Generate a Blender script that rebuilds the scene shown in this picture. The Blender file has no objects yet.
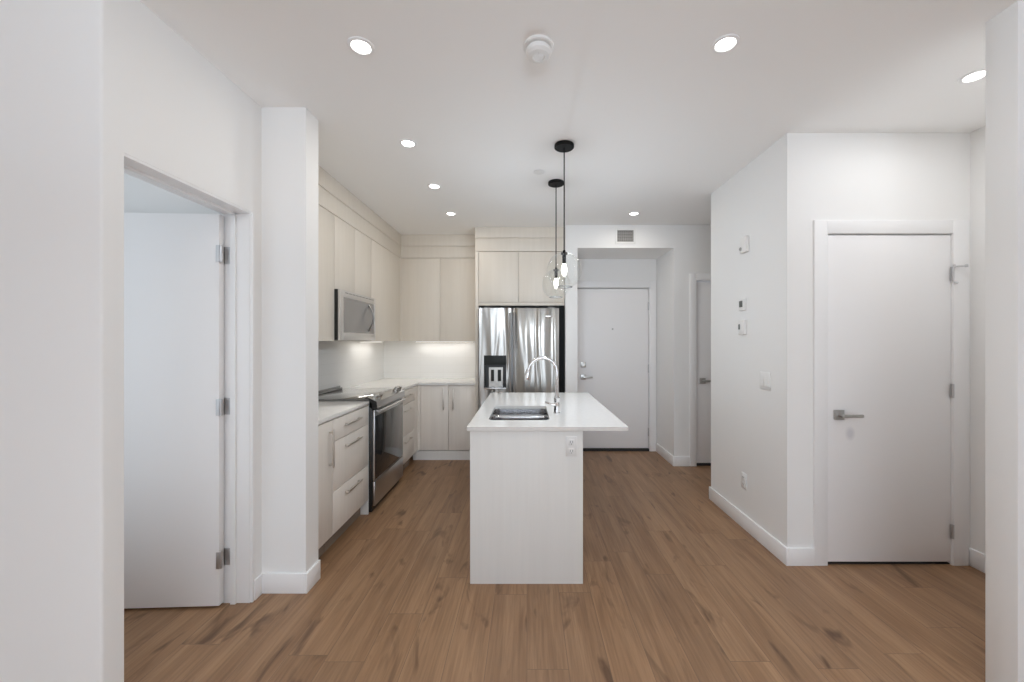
import bpy, bmesh, math, random
from mathutils import Vector, Matrix

S = bpy.context.scene
COL = S.collection
PI = math.pi
random.seed(4)

# ------------------------------------------------------------------ camera
cam_data = bpy.data.cameras.new('camera')
cam_data.sensor_width = 36.0
cam_data.lens = 36.0 * 400.0 / 1024.0
cam_data.shift_x = -15.0 / 1024.0
cam_data.clip_start = 0.02
cam = bpy.data.objects.new('camera', cam_data)
cam.location = (0, 0, 1.42)
cam.rotation_euler = (PI / 2, 0, 0)
COL.objects.link(cam)
S.camera = cam

# ------------------------------------------------------------------ world, exposure
world = bpy.data.worlds.new('daylight_sky')
S.world = world
world.use_nodes = True
world.node_tree.nodes['Background'].inputs[0].default_value = (0.72, 0.82, 1.0, 1)
world.node_tree.nodes['Background'].inputs[1].default_value = 1.0
S.view_settings.view_transform = 'Standard'
S.view_settings.look = 'None'
S.view_settings.gamma = 1.0
S.view_settings.use_curve_mapping = False
S.view_settings.exposure = -0.12
S.cycles.max_bounces = 14
S.cycles.diffuse_bounces = 10
S.cycles.glossy_bounces = 4
S.cycles.transparent_max_bounces = 12
S.cycles.caustics_reflective = False
S.cycles.caustics_refractive = False
S.cycles.sample_clamp_indirect = 4.0


def lamp_area(name, loc, rot, sx, sy, power, color, shape='RECTANGLE', parent=None, spread=PI):
    l = bpy.data.lights.new(name, 'AREA')
    l.shape = shape
    l.size = sx
    l.size_y = sy
    l.energy = power
    l.color = color
    l.spread = spread
    o = bpy.data.objects.new(name, l)
    o.location = loc
    o.rotation_euler = rot
    if parent is not None:
        o.parent = parent
    COL.objects.link(o)
    return o


DAY = (0.84, 0.93, 1.02)
WARM = (1.02, 0.96, 0.87)
# daylight entering the living room through its window (behind the camera)
for _x in (-1.895, -0.52, 0.88, 2.275):
    lamp_area('window_daylight', (_x, -6.92, 1.45), (PI / 2 + 0.04, 0, 0), 1.28, 2.16, 33, DAY)
# added unseen fill lamp that brightens the open leaf in the side room
lamp_area('added_side_room_fill', (-2.45, 1.505, 1.55), (PI / 2, 0, 0), 1.5, 2.3, 5.6, DAY)
# added unseen fill lamp behind the camera, aimed up to bounce off the ceiling
lamp_area('added_ceiling_fill', (0.2, -1.3, 1.85), (PI, 0, 0), 0.9, 0.9, 112, (0.85, 0.965, 1.08))
RECESSED_W = 2.15
UNDER_CABINET_W = 0.72
PENDANT_W = 11.5


# ------------------------------------------------------------------ materials
def mat(name, color, rough=0.5, metal=0.0, spec=0.5, coat=0.0):
    m = bpy.data.materials.new(name)
    m.use_nodes = True
    b = m.node_tree.nodes['Principled BSDF']
    b.inputs['Base Color'].default_value = (*color, 1)
    b.inputs['Roughness'].default_value = rough
    b.inputs['Metallic'].default_value = metal
    b.inputs['Specular IOR Level'].default_value = spec
    b.inputs['Coat Weight'].default_value = coat
    return m


def nodes(m):
    return m.node_tree.nodes, m.node_tree.links, m.node_tree.nodes['Principled BSDF']


def add_noise_bump(m, scale=(200, 200, 200), strength=0.05, detail=2.0, dist=0.002):
    n, l, b = nodes(m)
    tc = n.new('ShaderNodeTexCoord')
    mp = n.new('ShaderNodeMapping')
    mp.inputs['Scale'].default_value = scale
    ns = n.new('ShaderNodeTexNoise')
    ns.inputs['Scale'].default_value = 1.0
    ns.inputs['Detail'].default_value = detail
    bp = n.new('ShaderNodeBump')
    bp.inputs['Strength'].default_value = strength
    bp.inputs['Distance'].default_value = dist
    l.new(tc.outputs['Object'], mp.inputs['Vector'])
    l.new(mp.outputs[0], ns.inputs['Vector'])
    l.new(ns.outputs['Fac'], bp.inputs['Height'])
    l.new(bp.outputs[0], b.inputs['Normal'])
    return ns


def add_grain(m, c1, c2, scale, detail=4.0, lo=0.35, hi=0.65):
    n, l, b = nodes(m)
    tc = n.new('ShaderNodeTexCoord')
    mp = n.new('ShaderNodeMapping')
    mp.inputs['Scale'].default_value = scale
    ns = n.new('ShaderNodeTexNoise')
    ns.inputs['Scale'].default_value = 1.0
    ns.inputs['Detail'].default_value = detail
    cr = n.new('ShaderNodeValToRGB')
    cr.color_ramp.elements[0].position = lo
    cr.color_ramp.elements[1].position = hi
    cr.color_ramp.elements[0].color = (*c1, 1)
    cr.color_ramp.elements[1].color = (*c2, 1)
    l.new(tc.outputs['Object'], mp.inputs['Vector'])
    l.new(mp.outputs[0], ns.inputs['Vector'])
    l.new(ns.outputs['Fac'], cr.inputs['Fac'])
    l.new(cr.outputs['Color'], b.inputs['Base Color'])


M = {}
M['paint'] = mat('white_wall_paint', (0.85, 0.85, 0.845), 0.6, spec=0.3)
add_noise_bump(M['paint'], (120, 120, 120), 0.03)
M['ceiling'] = mat('white_ceiling_paint', (0.93, 0.93, 0.925), 0.8, spec=0.2)
add_noise_bump(M['ceiling'], (150, 150, 150), 0.04)
M['trim'] = mat('white_trim_paint', (0.86, 0.86, 0.865), 0.4)
M['door'] = mat('white_door_paint', (0.875, 0.87, 0.875), 0.42)
add_noise_bump(M['door'], (60, 60, 8), 0.02)
M['upper'] = mat('cream_cabinet_laminate', (0.72, 0.69, 0.63), 0.45)
add_grain(M['upper'], (0.745, 0.695, 0.62), (0.77, 0.72, 0.645), (30, 30, 1.6))
M['base'] = mat('greige_cabinet_laminate', (0.66, 0.63, 0.585), 0.45)
add_grain(M['base'], (0.775, 0.73, 0.675), (0.81, 0.765, 0.71), (30, 30, 1.6))
M['island'] = mat('pale_island_laminate', (0.76, 0.765, 0.745), 0.45)
add_grain(M['island'], (0.755, 0.755, 0.735), (0.775, 0.775, 0.755), (40, 40, 1.5))
M['quartz'] = mat('white_quartz', (0.78, 0.775, 0.76), 0.16)
add_grain(M['quartz'], (0.765, 0.76, 0.745), (0.80, 0.795, 0.78), (35, 35, 35))
M['steel'] = mat('brushed_stainless', (0.56, 0.56, 0.565), 0.28, 1.0)
M['steel_dark'] = mat('dark_stainless', (0.30, 0.30, 0.305), 0.35, 1.0)
M['pull'] = mat('brushed_nickel_pull', (0.70, 0.66, 0.61), 0.38, 1.0)
M['sink'] = mat('polished_sink_steel', (0.66, 0.66, 0.67), 0.16, 1.0)
M['nickel'] = mat('satin_nickel', (0.52, 0.515, 0.50), 0.3, 1.0)
M['hinge'] = mat('hinge_steel', (0.60, 0.60, 0.61), 0.35, 1.0)
M['chrome'] = mat('chrome', (0.82, 0.82, 0.83), 0.08, 1.0)
M['black'] = mat('black_enamel', (0.012, 0.012, 0.012), 0.35)
M['black_matte'] = mat('matte_black_metal', (0.005, 0.005, 0.005), 0.6, spec=0.2)
M['threshold_and_gap_shade'] = mat('dark_threshold_and_gap_shade', (0.02, 0.018, 0.018), 0.7)  # entry threshold colour, also the painted shade of the door gaps
M['glass_black'] = mat('black_oven_glass', (0.02, 0.021, 0.022), 0.06, 0, 0.6, 0.15)
M['cooktop'] = mat('black_ceramic_glass', (0.06, 0.06, 0.06), 0.10, 0, 1.0, 1.0)
M['plastic'] = mat('white_plastic', (0.80, 0.80, 0.79), 0.35)
M['plastic_grey'] = mat('grey_plastic', (0.20, 0.20, 0.20), 0.5)
M['rubber'] = mat('dark_grey_rubber', (0.025, 0.027, 0.026), 0.5, spec=0.25)
M['mw_frame'] = mat('bright_satin_steel', (0.74, 0.73, 0.72), 0.42, 0.85)
M['lcd'] = mat('grey_lcd', (0.12, 0.13, 0.12), 0.3)
M['vent'] = mat('vent_slats_grey', (0.34, 0.33, 0.32), 0.5)
M['vent_dark'] = mat('vent_duct_dark', (0.06, 0.06, 0.06), 0.9)
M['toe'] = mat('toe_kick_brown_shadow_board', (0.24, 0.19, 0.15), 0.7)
M['mw_window'] = mat('microwave_window_grey', (0.36, 0.36, 0.365), 0.22, 0.55)


def emission(name, color, strength):
    m = bpy.data.materials.new(name)
    m.use_nodes = True
    n = m.node_tree.nodes
    n.clear()
    e = n.new('ShaderNodeEmission')
    e.inputs[0].default_value = (*color, 1)
    e.inputs[1].default_value = strength
    o = n.new('ShaderNodeOutputMaterial')
    m.node_tree.links.new(e.outputs[0], o.inputs[0])
    return m


M['lens'] = emission('lit_light_lens', (1.0, 0.98, 0.95), 12.0)
M['bulb'] = emission('lit_bulb', (1.0, 0.95, 0.86), 6.0)
M['led'] = emission('lit_led_strip', (1.0, 0.95, 0.88), 5.0)


def glass_clear():
    m = bpy.data.materials.new('clear_globe_glass')
    m.use_nodes = True
    n, l = m.node_tree.nodes, m.node_tree.links
    n.clear()
    o = n.new('ShaderNodeOutputMaterial')
    t = n.new('ShaderNodeBsdfTransparent')
    t.inputs[0].default_value = (0.965, 0.975, 0.972, 1)
    g = n.new('ShaderNodeBsdfGlossy')
    g.inputs['Roughness'].default_value = 0.03
    g.inputs[0].default_value = (1, 1, 1, 1)
    lw = n.new('ShaderNodeLayerWeight')
    lw.inputs[0].default_value = 0.5
    pw = n.new('ShaderNodeMath')
    pw.operation = 'POWER'
    pw.inputs[1].default_value = 4.0
    f = n.new('ShaderNodeMath')
    f.operation = 'MULTIPLY_ADD'
    f.inputs[1].default_value = 0.75
    f.inputs[2].default_value = 0.05
    l.new(lw.outputs['Facing'], pw.inputs[0])
    l.new(pw.outputs[0], f.inputs[0])
    mx = n.new('ShaderNodeMixShader')
    l.new(f.outputs[0], mx.inputs[0])
    l.new(t.outputs[0], mx.inputs[1])
    l.new(g.outputs[0], mx.inputs[2])
    l.new(mx.outputs[0], o.inputs[0])
    return m


M['glass'] = glass_clear()


def steel_wavy():
    m = mat('rippled_brushed_fridge_steel', (0.43, 0.42, 0.40), 0.30, 1.0)
    n, l, b = nodes(m)
    tc = n.new('ShaderNodeTexCoord')
    mp = n.new('ShaderNodeMapping')
    mp.inputs['Scale'].default_value = (7.5, 7.5, 0.6)
    ns = n.new('ShaderNodeTexNoise')
    ns.inputs['Scale'].default_value = 1.0
    ns.inputs['Detail'].default_value = 1.0
    ns.inputs['Distortion'].default_value = 0.7
    bp = n.new('ShaderNodeBump')
    bp.inputs['Strength'].default_value = 1.0
    bp.inputs['Distance'].default_value = 0.06
    l.new(tc.outputs['Object'], mp.inputs['Vector'])
    l.new(mp.outputs[0], ns.inputs['Vector'])
    l.new(ns.outputs['Fac'], bp.inputs['Height'])
    l.new(bp.outputs[0], b.inputs['Normal'])
    return m


M['fridge_steel'] = steel_wavy()


def floor_mat():
    m = mat('oak_vinyl_plank', (0.25, 0.16, 0.10), 0.42, spec=0.4)
    n, l, b = nodes(m)
    tc = n.new('ShaderNodeTexCoord')
    sep = n.new('ShaderNodeSeparateXYZ')
    com = n.new('ShaderNodeCombineXYZ')
    l.new(tc.outputs['Object'], sep.inputs[0])
    # every row of planks starts at its own random place
    row = n.new('ShaderNodeMath')
    row.operation = 'MULTIPLY'
    row.inputs[1].default_value = 1 / 0.18
    fl = n.new('ShaderNodeMath')
    fl.operation = 'FLOOR'
    wn = n.new('ShaderNodeTexWhiteNoise')
    wn.noise_dimensions = '1D'
    sh = n.new('ShaderNodeMath')
    sh.operation = 'MULTIPLY_ADD'
    sh.inputs[1].default_value = 1.22
    l.new(sep.outputs['X'], row.inputs[0])
    l.new(row.outputs[0], fl.inputs[0])
    l.new(fl.outputs[0], wn.inputs['W'])
    l.new(wn.outputs['Value'], sh.inputs[0])
    l.new(sep.outputs['Y'], sh.inputs[2])
    l.new(sh.outputs[0], com.inputs['X'])
    l.new(sep.outputs['X'], com.inputs['Y'])
    br = n.new('ShaderNodeTexBrick')
    br.offset = 0.0
    br.offset_frequency = 2
    br.inputs['Color1'].default_value = (0, 0, 0, 1)
    br.inputs['Color2'].default_value = (1, 1, 1, 1)
    br.inputs['Mortar'].default_value = (0.5, 0.5, 0.5, 1)
    br.inputs['Scale'].default_value = 1.0
    br.inputs['Mortar Size'].default_value = 0.0012
    br.inputs['Brick Width'].default_value = 1.22
    br.inputs['Row Height'].default_value = 0.18
    l.new(com.outputs[0], br.inputs['Vector'])
    # grain, shifted per plank
    mul = n.new('ShaderNodeVectorMath')
    mul.operation = 'SCALE'
    mul.inputs['Scale'].default_value = 37.0
    l.new(br.outputs['Color'], mul.inputs[0])
    add = n.new('ShaderNodeVectorMath')
    add.operation = 'ADD'
    l.new(tc.outputs['Object'], add.inputs[0])
    l.new(mul.outputs[0], add.inputs[1])

    def grain(sc, detail, dist):
        mp = n.new('ShaderNodeMapping')
        mp.inputs['Scale'].default_value = sc
        ns = n.new('ShaderNodeTexNoise')
        ns.inputs['Scale'].default_value = 1.0
        ns.inputs['Detail'].default_value = detail
        ns.inputs['Distortion'].default_value = dist
        l.new(add.outputs[0], mp.inputs['Vector'])
        l.new(mp.outputs[0], ns.inputs['Vector'])
        return ns

    g1 = grain((14, 1.1, 1), 5, 0.6)      # broad cathedral bands
    g2 = grain((95, 4.0, 1), 4, 0.2)      # fine fibres
    g3 = grain((9, 2.6, 1), 3, 0.9)       # dark knots and streaks
    cr = n.new('ShaderNodeValToRGB')
    e = cr.color_ramp.elements
    e[0].position = 0.30
    e[0].color = (0.240, 0.133, 0.069, 1)
    e[1].position = 0.72
    e[1].color = (0.362, 0.218, 0.121, 1)
    l.new(g1.outputs['Fac'], cr.inputs['Fac'])
    # per plank tone
    tone = n.new('ShaderNodeMix')
    tone.data_type = 'RGBA'
    tone.blend_type = 'MULTIPLY'
    tone.inputs['Factor'].default_value = 1.0
    tr = n.new('ShaderNodeValToRGB')
    tr.color_ramp.elements[0].color = (0.92, 0.92, 0.93, 1)
    tr.color_ramp.elements[1].color = (1.06, 1.05, 1.03, 1)
    l.new(br.outputs['Color'], tr.inputs['Fac'])
    l.new(cr.outputs['Color'], tone.inputs['A'])
    l.new(tr.outputs['Color'], tone.inputs['B'])
    fib = n.new('ShaderNodeMix')
    fib.data_type = 'RGBA'
    fib.blend_type = 'MULTIPLY'
    fib.inputs['Factor'].default_value = 1.0
    fr = n.new('ShaderNodeValToRGB')
    fr.color_ramp.elements[0].position = 0.30
    fr.color_ramp.elements[1].position = 0.62
    fr.color_ramp.elements[0].color = (0.82, 0.81, 0.80, 1)
    fr.color_ramp.elements[1].color = (1.05, 1.05, 1.05, 1)
    l.new(g2.outputs['Fac'], fr.inputs['Fac'])
    l.new(tone.outputs['Result'], fib.inputs['A'])
    l.new(fr.outputs['Color'], fib.inputs['B'])
    knot = n.new('ShaderNodeMix')
    knot.data_type = 'RGBA'
    knot.blend_type = 'MULTIPLY'
    knot.inputs['Factor'].default_value = 1.0
    kr = n.new('ShaderNodeValToRGB')
    kr.color_ramp.elements[0].position = 0.27
    kr.color_ramp.elements[1].position = 0.40
    kr.color_ramp.elements[0].color = (0.46, 0.42, 0.40, 1)
    kr.color_ramp.elements[1].color = (1, 1, 1, 1)
    l.new(g3.outputs['Fac'], kr.inputs['Fac'])
    l.new(fib.outputs['Result'], knot.inputs['A'])
    l.new(kr.outputs['Color'], knot.inputs['B'])
    seam = n.new('ShaderNodeMix')
    seam.data_type = 'RGBA'
    l.new(br.outputs['Fac'], seam.inputs['Factor'])
    l.new(knot.outputs['Result'], seam.inputs['A'])
    seam.inputs['B'].default_value = (0.165, 0.10, 0.062, 1)
    l.new(seam.outputs['Result'], b.inputs['Base Color'])
    return m


M['floor'] = floor_mat()


def tile_mat():
    m = mat('white_backsplash_tile', (0.84, 0.84, 0.83), 0.40)
    n, l, b = nodes(m)
    tc = n.new('ShaderNodeTexCoord')
    sep = n.new('ShaderNodeSeparateXYZ')
    l.new(tc.outputs['Object'], sep.inputs[0])
    ad = n.new('ShaderNodeMath')
    ad.operation = 'ADD'
    l.new(sep.outputs['X'], ad.inputs[0])
    l.new(sep.outputs['Y'], ad.inputs[1])
    com = n.new('ShaderNodeCombineXYZ')
    l.new(ad.outputs[0], com.inputs['X'])
    l.new(sep.outputs['Z'], com.inputs['Y'])
    br = n.new('ShaderNodeTexBrick')
    br.offset = 0.0
    br.inputs['Color1'].default_value = (0.84, 0.84, 0.83, 1)
    br.inputs['Color2'].default_value = (0.83, 0.83, 0.82, 1)
    br.inputs['Mortar'].default_value = (0.77, 0.77, 0.75, 1)
    br.inputs['Scale'].default_value = 1.0
    br.inputs['Mortar Size'].default_value = 0.0015
    br.inputs['Brick Width'].default_value = 0.30
    br.inputs['Row Height'].default_value = 0.10
    l.new(com.outputs[0], br.inputs['Vector'])
    l.new(br.outputs['Color'], b.inputs['Base Color'])
    return m


M['tile'] = tile_mat()


def marked_door_mat():
    """white door paint with one faint grey mark under the lever"""
    m = mat('white_door_paint_marked', (0.875, 0.87, 0.875), 0.42)
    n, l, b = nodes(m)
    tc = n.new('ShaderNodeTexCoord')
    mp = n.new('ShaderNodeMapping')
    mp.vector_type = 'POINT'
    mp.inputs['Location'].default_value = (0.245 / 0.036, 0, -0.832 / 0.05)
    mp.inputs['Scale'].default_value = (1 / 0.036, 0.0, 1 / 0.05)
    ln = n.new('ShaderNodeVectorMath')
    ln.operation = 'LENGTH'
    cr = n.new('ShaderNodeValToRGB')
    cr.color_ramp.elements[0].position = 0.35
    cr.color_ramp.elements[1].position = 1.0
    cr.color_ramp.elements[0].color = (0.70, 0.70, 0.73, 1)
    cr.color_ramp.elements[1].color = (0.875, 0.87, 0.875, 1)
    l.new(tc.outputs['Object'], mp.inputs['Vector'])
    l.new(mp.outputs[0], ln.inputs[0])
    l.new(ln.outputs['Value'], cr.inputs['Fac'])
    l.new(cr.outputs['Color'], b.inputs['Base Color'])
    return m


M['door_marked'] = marked_door_mat()


# ------------------------------------------------------------------ mesh helpers
class MB:
    """collects shapes (world coordinates) into one mesh"""

    def __init__(self):
        self.bm = bmesh.new()

    def box(self, x0, x1, y0, y1, z0, z1, bevel=0.0, seg=2):
        r = bmesh.ops.create_cube(self.bm, size=1.0)
        vs = r['verts']
        c = Vector(((x0 + x1) / 2, (y0 + y1) / 2, (z0 + z1) / 2))
        d = Vector((abs(x1 - x0), abs(y1 - y0), abs(z1 - z0)))
        for v in vs:
            v.co = Vector((v.co.x * d.x, v.co.y * d.y, v.co.z * d.z)) + c
        if bevel > 0:
            es = list({e for v in vs for e in v.link_edges})
            bmesh.ops.bevel(self.bm, geom=es, offset=min(bevel, 0.49 * min(d)), segments=seg,
                            profile=0.5, affect='EDGES')
        return self

    def prism(self, pts, axis, a0, a1):
        """extrude a 2D outline along axis; pts are in the two remaining axes (in x,y,z order)"""
        def mk(p, a):
            if axis == 'x':
                return (a, p[0], p[1])
            if axis == 'y':
                return (p[0], a, p[1])
            return (p[0], p[1], a)
        lo = [self.bm.verts.new(mk(p, a0)) for p in pts]
        hi = [self.bm.verts.new(mk(p, a1)) for p in pts]
        n = len(pts)
        fs = [self.bm.faces.new(lo), self.bm.faces.new(hi)]
        for i in range(n):
            j = (i + 1) % n
            fs.append(self.bm.faces.new((lo[i], lo[j], hi[j], hi[i])))
        bmesh.ops.recalc_face_normals(self.bm, faces=fs)
        return self

    def lathe(self, prof, center, axis='z', seg=32):
        """prof: list of (radius, height along axis)"""
        cx, cy, cz = center
        rings = []
        for r, h in prof:
            ring = []
            if r < 1e-6:
                p = [(0, 0)]
            else:
                p = [(r * math.cos(2 * PI * k / seg), r * math.sin(2 * PI * k / seg)) for k in range(seg)]
            for a, b in p:
                if axis == 'z':
                    co = (cx + a, cy + b, cz + h)
                elif axis == 'x':
                    co = (cx + h, cy + a, cz + b)
                else:
                    co = (cx + a, cy + h, cz + b)
                ring.append(self.bm.verts.new(co))
            rings.append(ring)
        fs = []
        for A, B in zip(rings, rings[1:]):
            if len(A) == 1 and len(B) == 1:
                continue
            if len(A) == 1:
                for k in range(seg):
                    fs.append(self.bm.faces.new((A[0], B[k], B[(k + 1) % seg])))
            elif len(B) == 1:
                for k in range(seg):
                    fs.append(self.bm.faces.new((A[k], A[(k + 1) % seg], B[0])))
            else:
                for k in range(seg):
                    fs.append(self.bm.faces.new((A[k], A[(k + 1) % seg], B[(k + 1) % seg], B[k])))
        bmesh.ops.recalc_face_normals(self.bm, faces=fs)
        return self

    def cyl(self, center, r, h0, h1, axis='z', seg=24, bevel=0.0):
        if bevel > 0:
            pr = [(0, h0), (r - bevel, h0), (r, h0 + bevel), (r, h1 - bevel), (r - bevel, h1), (0, h1)]
        else:
            pr = [(0, h0), (r, h0), (r, h1), (0, h1)]
        return self.lathe(pr, center, axis, seg)

    def tube(self, pts, r, seg=12, radii=None):
        pts = [Vector(p) for p in pts]
        n = len(pts)
        rings = []
        ref = None
        for i, p in enumerate(pts):
            t = (pts[min(i + 1, n - 1)] - pts[max(i - 1, 0)]).normalized()
            if ref is None:
                up = Vector((0, 0, 1)) if abs(t.z) < 0.9 else Vector((0, 1, 0))
                ref = (up - t * up.dot(t)).normalized()
            else:
                ref = (ref - t * ref.dot(t)).normalized()
            bi = t.cross(ref)
            rr = radii[i] if radii else r
            rings.append([self.bm.verts.new(p + (ref * math.cos(2 * PI * k / seg) + bi * math.sin(2 * PI * k / seg)) * rr)
                          for k in range(seg)])
        fs = []
        for A, B in zip(rings, rings[1:]):
            for k in range(seg):
                fs.append(self.bm.faces.new((A[k], A[(k + 1) % seg], B[(k + 1) % seg], B[k])))
        fs.append(self.bm.faces.new(rings[0]))
        fs.append(self.bm.faces.new(rings[-1]))
        bmesh.ops.recalc_face_normals(self.bm, faces=fs)
        return self

    def torus(self, center, R, r, axis='z', seg=32, sub=8):
        cx, cy, cz = center
        rings = []
        for i in range(seg):
            a = 2 * PI * i / seg
            ring = []
            for j in range(sub):
                b = 2 * PI * j / sub
                rad = R + r * math.cos(b)
                u, v, w = rad * math.cos(a), rad * math.sin(a), r * math.sin(b)
                co = {'z': (u, v, w), 'x': (w, u, v), 'y': (u, w, v)}[axis]
                ring.append(self.bm.verts.new((cx + co[0], cy + co[1], cz + co[2])))
            rings.append(ring)
        fs = []
        for i in range(seg):
            A, B = rings[i], rings[(i + 1) % seg]
            for j in range(sub):
                k = (j + 1) % sub
                fs.append(self.bm.faces.new((A[j], A[k], B[k], B[j])))
        bmesh.ops.recalc_face_normals(self.bm, faces=fs)
        return self

    def build(self, name, m, parent=None, origin=None, smooth=True):
        me = bpy.data.meshes.new(name)
        if parent is not None:
            # the parent Empty is unrotated when its parts are built
            org = Vector(parent.get('_o', parent.location))
        elif origin is not None:
            org = Vector(origin)
        else:
            org = Vector((0, 0, 0))
        for v in self.bm.verts:
            v.co -= org
        self.bm.to_mesh(me)
        self.bm.free()
        me.materials.append(m)
        if smooth:
            for p in me.polygons:
                p.use_smooth = True
            me.set_sharp_from_angle(angle=math.radians(32))
        o = bpy.data.objects.new(name, me)
        COL.objects.link(o)
        if parent is not None:
            o.parent = parent
            ORG[o.name] = org
        else:
            o.location = org
        return o


ORG = {}


def sub(mb, name, m, part):
    """a sub-part: same origin as the part it hangs on"""
    me_o = mb.build(name, m, None, ORG[part.name])
    me_o.location = (0, 0, 0)
    me_o.parent = part
    ORG[me_o.name] = ORG[part.name]
    return me_o


def tag(o, label, cat=None, group=None, kind=None):
    o['label'] = label
    if cat:
        o['category'] = cat
    if group:
        o['group'] = group
    if kind:
        o['kind'] = kind
    return o


def thing(name, loc, label, cat, group=None, kind=None):
    o = bpy.data.objects.new(name, None)
    o.empty_display_size = 0.1
    o.location = loc
    COL.objects.link(o)
    return tag(o, label, cat, group, kind)


def dup(root, loc, label, group=None):
    def cp(o, parent):
        c = o.copy()
        COL.objects.link(c)
        c.parent = parent
        for ch in list(o.children):
            cp(ch, c)
        return c
    r = cp(root, None)
    r.location = loc
    r['label'] = label
    if group:
        r['group'] = group
    return r


def struct(name, mb, m, label, cat=None):
    return tag(mb.build(name, m), label, cat, None, 'structure')


def rrect(x0, x1, y0, y1, r, n=6):
    pts = []
    for cx, cy, a0 in ((x1 - r, y1 - r, 0), (x0 + r, y1 - r, 90), (x0 + r, y0 + r, 180), (x1 - r, y0 + r, 270)):
        for k in range(n + 1):
            a = math.radians(a0 + 90 * k / n)
            pts.append((cx + r * math.cos(a), cy + r * math.sin(a)))
    return pts


CEIL = 2.74
DOOR_H = 2.122

# ------------------------------------------------------------------ the room shell
struct('floor', MB().box(-4.1, 4.1, -7.2, 5.9, -0.12, 0.0), M['floor'],
       'brown oak plank floor running from the foreground to the entry door', 'floor')
struct('ceiling', MB().box(-4.1, 4.1, -7.2, 5.9, CEIL, CEIL + 0.12), M['ceiling'],
       'flat white ceiling dotted with recessed lights', 'ceiling')

w = MB()
w.prism([(-1.652, 1.41), (-1.508, 1.41), (-1.5035, 1.4115), (-1.5008, 1.4145), (-1.5, 1.419), (-1.5, 1.489), (-1.652, 1.489)], 'z', 0, CEIL)
w.box(-1.652, -1.5, 1.489, 2.185, DOOR_H, CEIL)
w.box(-1.652, -1.5, 2.185, 2.26, 0, CEIL)
w.box(-4.0, -1.652, 1.41, 1.489, 0, CEIL)
struct('wall_left', w, M['paint'], 'white wall at the left edge with the open doorway cut into it', 'wall')
struct('wall_left_end', MB().box(-2.03, -1.249, 2.26, 2.395, 0, CEIL), M['paint'],
       'narrow white wall end between the open doorway and the kitchen cabinets', 'wall')
struct('wall_kitchen_left', MB().box(-2.03, -1.91, 2.395, 5.44, 0, CEIL), M['paint'],
       'wall behind the range and left cabinets', 'wall')
struct('wall_back', MB().box(-1.91, 0.437, 5.32, 5.44, 0, CEIL), M['paint'],
       'back kitchen wall behind the corner cabinets and refrigerator', 'wall')
w = MB()
w.box(0.437, 0.573, 4.545, 5.44, 0, CEIL)
w.box(0.573, 1.67, 4.545, 5.16, 2.477, CEIL)
struct('wall_entry_front', w, M['paint'],
       'white wall right of the refrigerator with the dropped bulkhead over the entry recess', 'wall')
w = MB()
w.box(0.573, 0.640, 5.16, 5.44, 0, CEIL)
w.box(1.575, 1.80, 5.16, 5.44, 0, CEIL)
w.box(0.640, 1.575, 5.16, 5.44, 2.105, CEIL)
w.box(0.640, 1.575, 5.30, 5.44, 0, 2.105)
struct('wall_entry_back', w, M['paint'], 'white wall around the entry door at the back of the recess', 'wall')
w = MB()
w.box(1.67, 1.80, 4.545, 5.16, 0, CEIL)
w.box(1.80, 1.922, 4.545, 4.665, 0, CEIL)
w.box(1.922, 2.70, 4.545, 4.665, 2.105, CEIL)
w.box(2.70, 3.52, 4.545, 4.665, 0, CEIL)
struct('wall_hall', w, M['paint'], 'white wall right of the entry recess with the half hidden hall door', 'wall')
w = MB()
w.box(1.65, 1.77, 2.536, 3.587, 0, CEIL)
w.box(1.77, 1.900, 2.536, 2.656, 0, CEIL)
w.box(1.900, 2.691, 2.536, 2.656, 2.098, CEIL)
w.box(2.691, 2.93, 2.536, 2.656, 0, CEIL)
w.box(1.77, 3.52, 3.467, 3.587, 0, CEIL)
w.box(1.90, 2.691, 2.90, 2.95, 0, CEIL)
struct('wall_closet', w, M['paint'], 'projecting white closet wall at right holding thermostat and lever handled door', 'wall')
struct('wall_hall_end', MB().box(3.40, 3.52, 3.587, 4.545, 0, CEIL), M['paint'], 'white end wall of the side hall', 'wall')
struct('wall_right', MB().box(2.81, 2.93, 1.66, 2.536, 0, CEIL), M['paint'],
       'white side wall right of the closet door', 'wall')
struct('wall_right_end', MB().box(1.90, 4.0, 1.548, 1.66, 0, CEIL, 0.004), M['paint'],
       'white wall end cutting off the right edge of the view', 'wall')
struct('wall_living_left', MB().box(-4.1, -4.0, -7.2, 1.489, 0, CEIL), M['paint'], 'living room left wall', 'wall')
struct('wall_living_right', MB().box(4.0, 4.1, -7.2, 1.66, 0, CEIL), M['paint'], 'living room right wall', 'wall')
w = MB()
w.box(-4.0, -2.6, -7.2, -7.0, 0, CEIL)
w.box(3.0, 4.0, -7.2, -7.0, 0, CEIL)
w.box(-2.6, 3.0, -7.2, -7.0, 0, 0.3)
w.box(-2.6, 3.0, -7.2, -7.0, 2.6, CEIL)
struct('wall_window', w, M['paint'], 'living room wall with the wide window', 'wall')
w = MB()
for x in (-2.6, -1.25, 0.15, 1.55, 2.94):
    w.box(x, x + 0.06, -7.0, -6.93, 0.3, 2.6)
w.box(-2.6, 3.0, -7.0, -6.93, 0.3, 0.36)
w.box(-2.6, 3.0, -7.0, -6.93, 2.54, 2.6)
struct('window_1', w, M['trim'], 'wide living room window frame with mullions', 'window')
# side room beyond the open door
w = MB()
w.box(-4.0, -3.9, 1.489, 2.3, 0, CEIL)
w.box(-3.9, -1.655, 2.20, 2.26, 0, CEIL)
struct('wall_side_room', w, M['paint'], 'white walls of the side room beyond the open door', 'wall')

# ------------------------------------------------------------------ baseboards
BH, BT = 0.112, 0.014


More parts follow.
